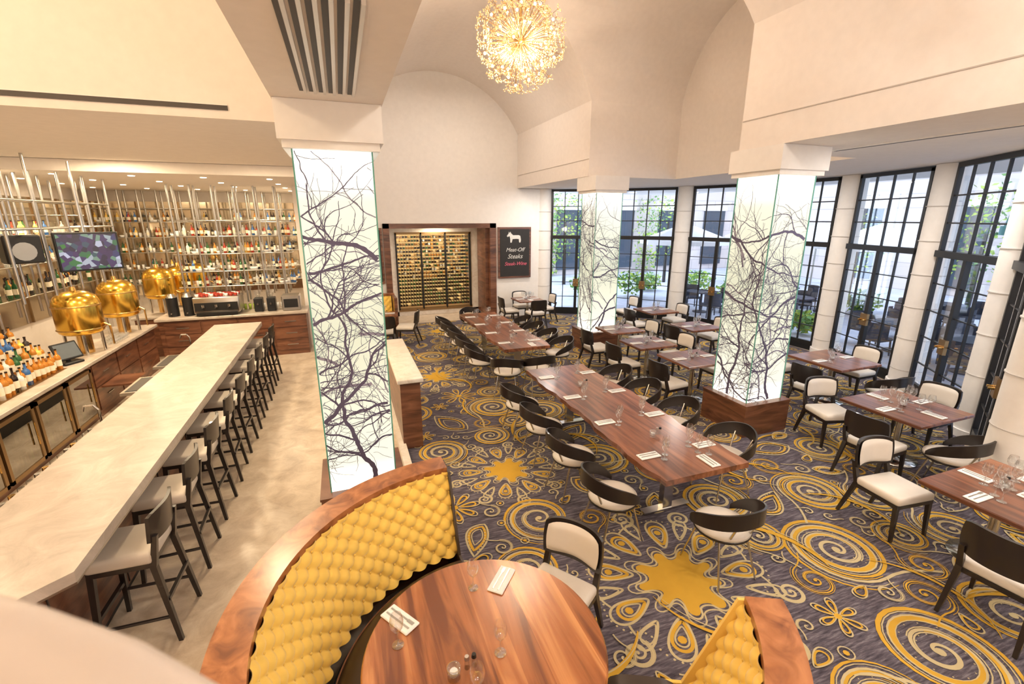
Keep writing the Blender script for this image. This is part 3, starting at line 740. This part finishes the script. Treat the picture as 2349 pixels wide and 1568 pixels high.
rack("hanging_glass_rack",[(-6.2+i*.42,15.2) for i in range(12)],[1.4,1.8,2.25,2.65,3.05],[(-6.2,15.2),(-1.2,15.2)],.4,'X',3.87)
b=B()
for y in [5.0+i*.8 for i in range(9)]:
    for x in (-4.55,-4.2):
        b.cyl((x,y,2.0),(x,y,4.05 if y<9.7 else 3.87),.02,.02,8,steel)
for x in (-4.55,-4.2):
    for z_ in (3.0,3.4): b.cyl((x,5.0,z_),(x,11.4,z_),.016,.016,6,steel)
b.obj("overhead_tube_frame")
b=B()
for i in range(22):
    b.lathe([(0,0),(.03,0),(.036,.13),(.032,.13)],leafy if i<14 else napk,(-3.3+.1*i,12.36,1.045),8)
b.obj("green_tumblers")
b=B(); b.box(-6.4,4.5,1.0,-6.36,16,3.6,M_mir); 
for i in range(12): b.box(-6.36,4.5+i*1.0,1.0,-6.33,4.54+i,3.6,bronze)
b.obj("wall_mirror_left")
b=B(); b.box(-6.3,16.05,1.0,-1.1,16.1,3.6,M_mir)
for i in range(6): b.box(-6.3+i*1.0,16.02,1.0,-6.26+i,16.05,3.6,bronze)
b.obj("wall_mirror_rear")
b=B(); T=Matrix.Rotation(math.radians(35),4,'Z'); b.box(-.3,-.02,-.5,.3,.02,.5,panelw,T); b.box(-.25,-.025,-.45,.25,-.018,.45,chalk,T)
for sx in(-.2,.2): b.cyl(T@Vector((sx,0,.5)),T@Vector((sx,0,1.58)),.008,.008,6,steel)
b.obj("hanging_chalkboard",(-4.78,8.05,2.45))
def screen():
    m,n,l,bs=newmat("tv_picture"); tc=n.new("ShaderNodeTexCoord"); v=n.new("ShaderNodeTexVoronoi"); v.inputs["Scale"].default_value=14; l.new(tc.outputs["Object"],v.inputs[0])
    sp=n.new("ShaderNodeSeparateColor"); l.new(v.outputs["Color"],sp.inputs[0])
    r=ramp(n,[(0,(.01,.01,.03)),(.4,(.05,.02,.10)),(.62,(.03,.04,.13)),(.8,(.03,.18,.03)),(1,(.5,.5,.65))]); l.new(sp.outputs[0],r.inputs[0])
    l.new(r.outputs[0],bs.inputs["Emission Color"]); bs.inputs["Emission Strength"].default_value=.7; bs.inputs["Base Color"].default_value=(.02,.02,.02,1); return m
scr=screen()
b=B(); b.rbox(-.40,-.03,-.3,.40,.03,.3,blackm,.01,1); b.box(-.37,-.034,-.27,.37,-.029,.27,scr); b.cyl((0,.05,.2),(0,.05,1.35),.02,.02,8,chrome); b.box(-.1,.03,-.1,.1,.06,.25,blackm)
b.obj("television",(-3.8,9.3,2.64),math.radians(38))
b=B(); b.rbox(-.2,-.15,-.2,.2,.15,.2,blackm,.02,1); b.cyl((0,-.155,-.03),(0,-.15,-.03),.13,.13,16,steel); b.cyl((0,0,.2),(0,0,1.3),.015,.015,8,chrome); b.obj("loudspeaker",(-4.36,8.75,2.72),math.radians(40))
b=B(); b.rbox(-.45,-.28,.06,.45,.28,.42,steel,.02,2); b.box(-.42,-.3,.12,.42,-.27,.3,blackm); b.box(-.4,-.33,.02,.4,.2,.08,blackm)
for x in(-.25,0,.25): b.cyl((x,-.32,.26),(x,-.32,.2),.035,.03,10,chrome); b.cyl((x,-.34,.2),(x,-.46,.19),.012,.014,8,blackm)
for i in range(9):
    for j in range(3): b.lathe([(0,0),(.03,0),(.04,.06),(.036,.06)],bt_mats[4] if (i+j)%3 else napk,(-.38+.095*i,-.15+.14*j,.42),8)
b.obj("espresso_machine",(-2.75,12.02,1.04))
for x in(-1.95,-1.68):
    b=B(); b.rbox(-.09,-.12,0,.09,.12,.32,blackm,.015,1); b.lathe([(.03,.32),(.085,.46),(.085,.5),(0,.5)],glass,seg=12); b.cyl((0,-.13,.2),(0,-.2,.19),.02,.02,8,steel); b.obj("coffee_grinder",(x,12.02,1.04))
b=B(); b.rbox(-.2,-.2,0,.2,.2,.36,steel,.02,1); b.box(-.15,-.21,.08,.15,-.2,.28,blackm); b.obj("microwave_oven",(-1.25,12.02,1.04))
b=B()
for x in(0,.3): b.cyl((x,0,0),(x,0,.42),.11,.11,16,blackm); b.cyl((x,0,.42),(x,0,.5),.1,.05,16,steel); b.cyl((x,-.1,.08),(x,-.17,.08),.015,.015,8,steel)
b.obj("coffee_urns",(-3.65,12.0,1.04))
pscr=M("pos_screen",(.12,.14,.16),.2)
def pos(x,y,r):
    b=B(); b.rbox(-.14,-.1,0,.14,.1,.04,blackm,.01,1); T=Matrix.Translation((0,.02,.2))@Matrix.Rotation(math.radians(-25),4,'X')
    b.rbox(-.18,-.02,-.14,.18,.02,.14,blackm,.01,1,T); b.box(-.155,-.023,-.115,.155,-.019,.115,pscr,T); b.cyl((0,.03,.03),(0,.04,.15),.03,.03,8,blackm); b.rbox(-.42,-.1,0,-.2,.12,.12,blackm,.02,1)
    b.obj("pos_terminal",(x,y,.96),r)
pos(-4.15,8.78,math.radians(60))
b=B()
for i in range(24): b.lathe([(0,0),(.03,0),(.036,.1),(.033,.1)],glass,(-4.0-.09*(i%3),9.95+i*.025,.96),8)
b.obj("bar_glassware")
# ------------------------------------------------------------------ wine cellar
wine_glow=emis("cellar_backlight",(1,.62,.22),.6)
b=B(); b.box(1.65,15.95,.24,4.05,15.99,2.65,wine_glow)
NR=20; SPc=.118
for i in range(NR+1): b.box(1.65,15.5,.28+i*SPc,4.05,15.8,.285+i*SPc,bronze)
R=random.Random(4)
for i in range(NR):
    for j in range(26):
        if R.random()<.05: continue
        x=1.70+j*.092; z_=.325+i*SPc; b.cyl((x,15.45,z_),(x,15.75,z_),.033,.036,8,R.choice((bt_mats[2],bt_mats[2],bt_mats[1],brass,bt_mats[2],bt_mats[0],lab)) if i>7 else R.choice((bt_mats[2],bt_mats[2],bt_mats[1])))
for x in(1.62,2.42,3.22,4.05): b.box(x-.025,15.3,.2,x+.025,15.4,2.7,blackm)
b.box(1.6,15.3,.15,4.1,15.4,.24,bronze); b.box(1.6,15.3,2.65,4.1,15.4,2.72,bronze)
b.add([(1.62,15.33,.2),(4.05,15.33,.2),(4.05,15.33,2.7),(1.62,15.33,2.7)],[(0,1,2,3)],pane)
b.box(1.32,15.32,0.005,4.41,15.42,.15,cap_stone); b.box(1.32,15.32,0.005,1.6,15.45,2.9,cap_stone); b.box(4.1,15.32,0.005,4.41,15.45,2.9,cap_stone); b.box(1.6,15.32,2.72,4.1,15.42,2.9,cap_stone)
b.obj("wine_cellar")
def board(x0,x1,name):
    b=B(); b.box(x0,14.08,1.27,x1,14.149,2.88,panelw); b.box(x0+.06,14.07,1.33,x1-.06,14.1,2.82,chalk); return b.obj(name)
bd=board(4.66,5.78,"chalkboard_sign"); board(.55,1.12,"chalkboard_sign")
chalkw=M("chalk_white",(.70,.70,.67),.9); chalkp=M("chalk_pink",(.75,.15,.22),.9)
def text(s,x,z_,size,mat):
    t=bpy.data.curves.new("lettering",'FONT'); t.body=s; t.size=size; t.align_x='CENTER'; t.extrude=.001; t.shear=.35; t.materials.append(mat)
    o=bpy.data.objects.new("lettering",t); o.location=(x,14.066,z_); o.rotation_euler=(pi/2,0,0); sc.collection.objects.link(o); o.parent=bd
text("Meat-Off",5.22,2.12,.17,chalkw); text("Steaks",5.22,1.9,.2,chalkw); text("Steak-Wine",5.24,1.68,.16,chalkp)
b=B()
sil=[(-.28,0),(-.22,0),(-.2,.16),(-.08,.17),(.08,.16),(.12,0),(.18,0),(.19,.2),(.22,.3),(.3,.26),(.34,.3),(.26,.42),(.25,.5),(.21,.43),(.18,.5),(.14,.42),(.06,.34),(-.2,.34),(-.27,.3),(-.3,.12)]
b.add([(5.2-x*.75,14.066,2.4+z_*.68) for x,z_ in sil],[tuple(range(len(sil)))],chalkw); b.obj("donkey_drawing",parent=bd)
# ------------------------------------------------------------------ chandeliers
def chandelier(x,y,z_,r):
    b=B(); R=random.Random(2); n=320
    b.sphere((0,0,0),r*.11,brass,16,10)
    for i in range(n):
        t=math.acos(1-2*(i+.5)/n); p=pi*(1+5**.5)*i; L=r*R.uniform(.62,1.0)
        d=Vector((math.sin(t)*math.cos(p),math.sin(t)*math.sin(p),math.cos(t)))
        b.cyl(d*r*.1,d*L,.0045,.003,4,bronze)
        e=d*L; a=d.orthogonal().normalized(); c=d.cross(a)
        for k in range(6):
            q=2*pi*k/6; tip=e+(a*math.cos(q)+c*math.sin(q))*.045+d*R.uniform(-.01,.03)
            b.cyl(e-d*.02,tip,.002,.002,3,brass); b.sphere(tip,.012,crystal,5,3)
        if i%6==0: b.sphere(e*.9,.022,bulb,8,5)
    b.cyl((0,0,r*.1),(0,0,7.1-z_-.02),.012,.012,8,brass); b.cyl((0,0,7.0-z_),(0,0,7.08-z_),.12,.12,20,brass)
    b.obj("chandelier",(x,y,z_))
chandelier(2.87,7.5,5.78,.73); chandelier(2.87,.9,5.9,.70)  # the second one is added out of view, as fill for the hall
# ------------------------------------------------------------------ outside courtyard
b=B(); b.prism([(8.2,-12),(40,-12),(40,34),(6.4,34),(6.4,16.5)]+arcpts(WC[0],WC[1],WR+.2,70,-57,30)+[(8.2,2.4)],-.2,-.02,paving); b.obj("ground_courtyard")
b=B(); b.box(24,-12,-.02,24.6,24,11,fac); b.box(6,24,-.02,24.6,24.6,11,fac)
winm=M("facade_window",(.06,.08,.11),.15)
for i in range(8):
    y=-9+i*4; b.box(23.9,y,.3,24.05,y+1.8,3.6,winm); b.box(23.85,y-.1,3.6,24.05,y+1.9,3.8,white)
    b.box(23.9,y,5.2,24.05,y+1.8,8,winm)
for i in range(5):
    x=8+i*3.4; b.box(x,23.9,.3,x+1.6,24.05,3.6,winm); b.box(x,23.9,5,x+1.6,24.05,8,winm); b.box(x-.1,23.85,3.6,x+1.7,24.05,3.8,white)
b.obj("courtyard_building")
R=random.Random(3); b=B()
for (x0,x1,z1) in ((9.7,11.3,7),(13.2,14.7,5.5),(16.5,18,8)):
    for i in range(500):
        x=R.uniform(x0,x1)+R.gauss(0,.15);z_=z1*R.random()**1.2; s=R.uniform(.07,.14); c=Vector((x,23.8-R.uniform(0,.3),z_+.15)); u=Vector((R.gauss(0,1),R.gauss(0,.4),R.gauss(0,1))).normalized(); v=u.orthogonal().normalized()
        b.add([c-u*s,c+v*s*.6,c+u*s,c-v*s*.6],[(0,1,2,3)],R.choice((leaf,leafy)))
b.obj("climbing_ivy")
def bush(name,x,y,r,h,mat2,seed):
    R=random.Random(seed); b=B()
    if h>1.6: b.cyl((0,0,0),(0,0,h*.6),.09,.05,8,dark)
    z0=h*.6 if h>1.6 else h*.45
    for i in range(420):
        t=R.uniform(0,2*pi);a=R.uniform(-1,1);rr=r*R.uniform(.4,1); q=math.sqrt(1-a*a)
        c=Vector((q*math.cos(t)*rr,q*math.sin(t)*rr,max(.12,z0+a*rr*(h*.4/r))));s=R.uniform(.05,.11)
        u=Vector((R.gauss(0,1),R.gauss(0,1),R.gauss(0,1))).normalized(); v=u.orthogonal().normalized(); 
        b.add([c-u*s,c+v*s*.6,c+u*s,c-v*s*.6],[(0,1,2,3)],R.choice((leaf,mat2)))
    return b.obj(name,(x,y,-.02))
for i,(x,y,r,h) in enumerate([(9.5,17,.7,1.1),(11.2,16.2,.7,1.3),(13.2,12.9,.6,1.2),(10.2,20.5,1.3,5),(15.4,19.5,1.3,5),(19.5,9,1.3,4.5),(16.4,10.4,.6,1),(18.5,6.4,.7,1.2),(20.5,3,1.3,5),(12.9,17.4,.6,1),(20.5,13.6,1.1,3.6),(12.0,9.0,.45,.8),(12.5,4.0,.45,.8),(18.4,1,1.1,3.8),(14.6,16.2,.7,1.2),(16.2,15.5,.6,1.1)]):
    bush("courtyard_tree" if h>1.6 else "courtyard_shrub",x,y,r,h,leafy,i)
def umbrella(x,y):
    b=B(); b.cyl((0,0,0),(0,0,2.9),.035,.03,10,steel); b.cyl((0,0,0),(0,0,.1),.35,.3,16,blackm)
    n=8; V=[(0,0,3.0)]+[(1.7*math.cos(2*pi*i/n),1.7*math.sin(2*pi*i/n),2.35) for i in range(n)]+[(1.7*math.cos(2*pi*i/n),1.7*math.sin(2*pi*i/n),2.2) for i in range(n)]
    b.add(V,[(0,1+i,1+(i+1)%n) for i in range(n)]+[(1+i,9+i,9+(i+1)%n,1+(i+1)%n) for i in range(n)],canvas); b.obj("patio_umbrella",(x,y,-.02))
umbrella(12.6,14.9); umbrella(17.3,13.0); umbrella(19,17); umbrella(16.0,6.0+4.0)
def patio(x,y,s):
    b=B(); b.cyl((0,0,.7),(0,0,.73),.5,.5,20,rattan); b.cyl((0,0,0),(0,0,.7),.04,.04,8,rattan); b.cyl((0,0,0),(0,0,.03),.25,.25,14,rattan)
    for k in range(4):
        a=k*pi/2+s; T=Matrix.Rotation(a,4,'Z')@Matrix.Translation((0,-.8,0))
        b.rbox(-.26,-.25,.36,.26,.25,.44,rattan,.03,1,T); b.grid(lambda u,v:(.28*math.cos(pi+pi*u),-.02+.28*math.sin(pi+pi*u),.42+.4*v),10,3,rattan,T)
        for sx in(-1,1):
            for sy in(-1,1): b.leg((sx*.24,sy*.22,0),(sx*.22,sy*.2,.38),.03,.03,rattan,T)
    b.obj("patio_dining_set",(x,y,-.02))
for i,(x,y) in enumerate([(12.6,7.0),(12.2,5.4),(11.2,2.9),(14.9,7.6),(14.4,2.6),(13.6,10.6),(16.6,8.2),(12.9,1.0),(17.4,4.8),(10.3,.6),(15.2,12.4),(11.6,12.6)]): patio(x,y,i*.4)
b=B()
b.lathe([(1.5,2.9),(1.5,3.0),(1.42,3.5),(1.15,4.1),(.7,4.5),(0,4.7)],teal,seg=24)
for k in range(8):
    a=k*pi/4; b.cyl((1.4*math.cos(a),1.4*math.sin(a),0),(1.4*math.cos(a),1.4*math.sin(a),2.95),.08,.08,8,teal)
b.cyl((0,0,2.8),(0,0,3.0),1.55,1.55,24,teal); b.obj("domed_kiosk",(15.0,5.0,-.02))
b=B(); P=[(-.60,.585,2.862),(-.5,.54,2.837),(-.416,.498,2.812),(-.311,.452,2.784),(-.23,.415,2.752),(-.15,.37,2.705),(-.05,.3,2.62)]
rail=M("cream_rail",(.62,.54,.48),.4); b.tube(P,.036,rail,20)
for p in P: b.sphere(p,.036,rail,16,10)
b.obj("stair_handrail")
# ------------------------------------------------------------------ lights
def pt(name,loc,e,col,r=.3):
    L=bpy.data.lights.new(name,'POINT'); L.energy=e; L.color=col; L.shadow_soft_size=r
    o=bpy.data.objects.new(name,L); o.location=loc; sc.collection.objects.link(o)
def area(name,loc,e,col,sx,sy,rot=(0,0,0)):
    L=bpy.data.lights.new(name,'AREA'); L.energy=e; L.color=col; L.shape='RECTANGLE'; L.size=sx; L.size_y=sy
    o=bpy.data.objects.new(name,L); o.location=loc; o.rotation_euler=rot; sc.collection.objects.link(o)
warm=(1,.70,.44); ww=(1,.91,.82)
for dx,dy in ((.3,.1),(-.3,.1),(0,-.3)):
    pt("chandelier_lamp",(2.87+dx,7.5+dy,5.78-.1),66,(1,.77,.55),.03); pt("chandelier_lamp",(2.87+dx,.9+dy,5.8),100,(1,.90,.78),.03)  # second set of points lights the added, unseen chandelier as hall fill
for y in (.6,2.6): pt("bar_fill_light",(-3.6,y,5.6),98,(1,.74,.46),.3)  # bare point lights, added to warm the peach fascia over the bar
# added fill lights behind the viewer, to brighten beam soffit and foreground
pt("landing_fill_light",(-1.6,-2.6,2.4),55,(1,.87,.74),.15); pt("landing_fill_light",(3.4,-2.6,2.4),55,(1,.90,.80),.15)
for x,y,e in ((-3.3,6.5,38),(-1.2,6.3,38),(-1.2,8.6,36),(-3.3,9.0,48),(-3,11,56),(-4.8,13,52),(-2,14.2,52),(-5.0,7,46),(-5.0,10,46)):
    area("downlight",(x,y,(3.86 if y>9.7 else 4.04)),e,(1,.78,.50),.25,.25)
for x,y in ((6.9,1.5),(6.6,3.6),(8.2,4.6),(8.8,7.5),(8.6,9.8),(6.6,11.6),(5.9,12.8),(6.2,.2)):
    area("downlight",(x,y,4.04),27,ww,.25,.25)
area("downlight",(2.9,14.9,2.88),26,(1,.8,.55),.5,.3)
area("downlight",(3,11.6,6.7),48,(1,.86,.72),.4,.4)
w=bpy.data.worlds.new("sky"); sc.world=w; w.use_nodes=True
bg=w.node_tree.nodes["Background"]; bg.inputs[0].default_value=(.68,.81,1,1); bg.inputs[1].default_value=3.3
# ------------------------------------------------------------------ camera
cam=bpy.data.cameras.new("camera"); cam.sensor_width=36; cam.lens=1051/2349*36; cam.clip_start=.02
cam.dof.use_dof=True; cam.dof.focus_distance=4.5; cam.dof.aperture_fstop=2.8
co=bpy.data.objects.new("camera",cam); co.location=(0,0,3.15); co.rotation_euler=(math.radians(90-15.1),0,math.radians(-20)); sc.collection.objects.link(co); sc.camera=co
sc.view_settings.view_transform='Standard'; sc.view_settings.exposure=.62
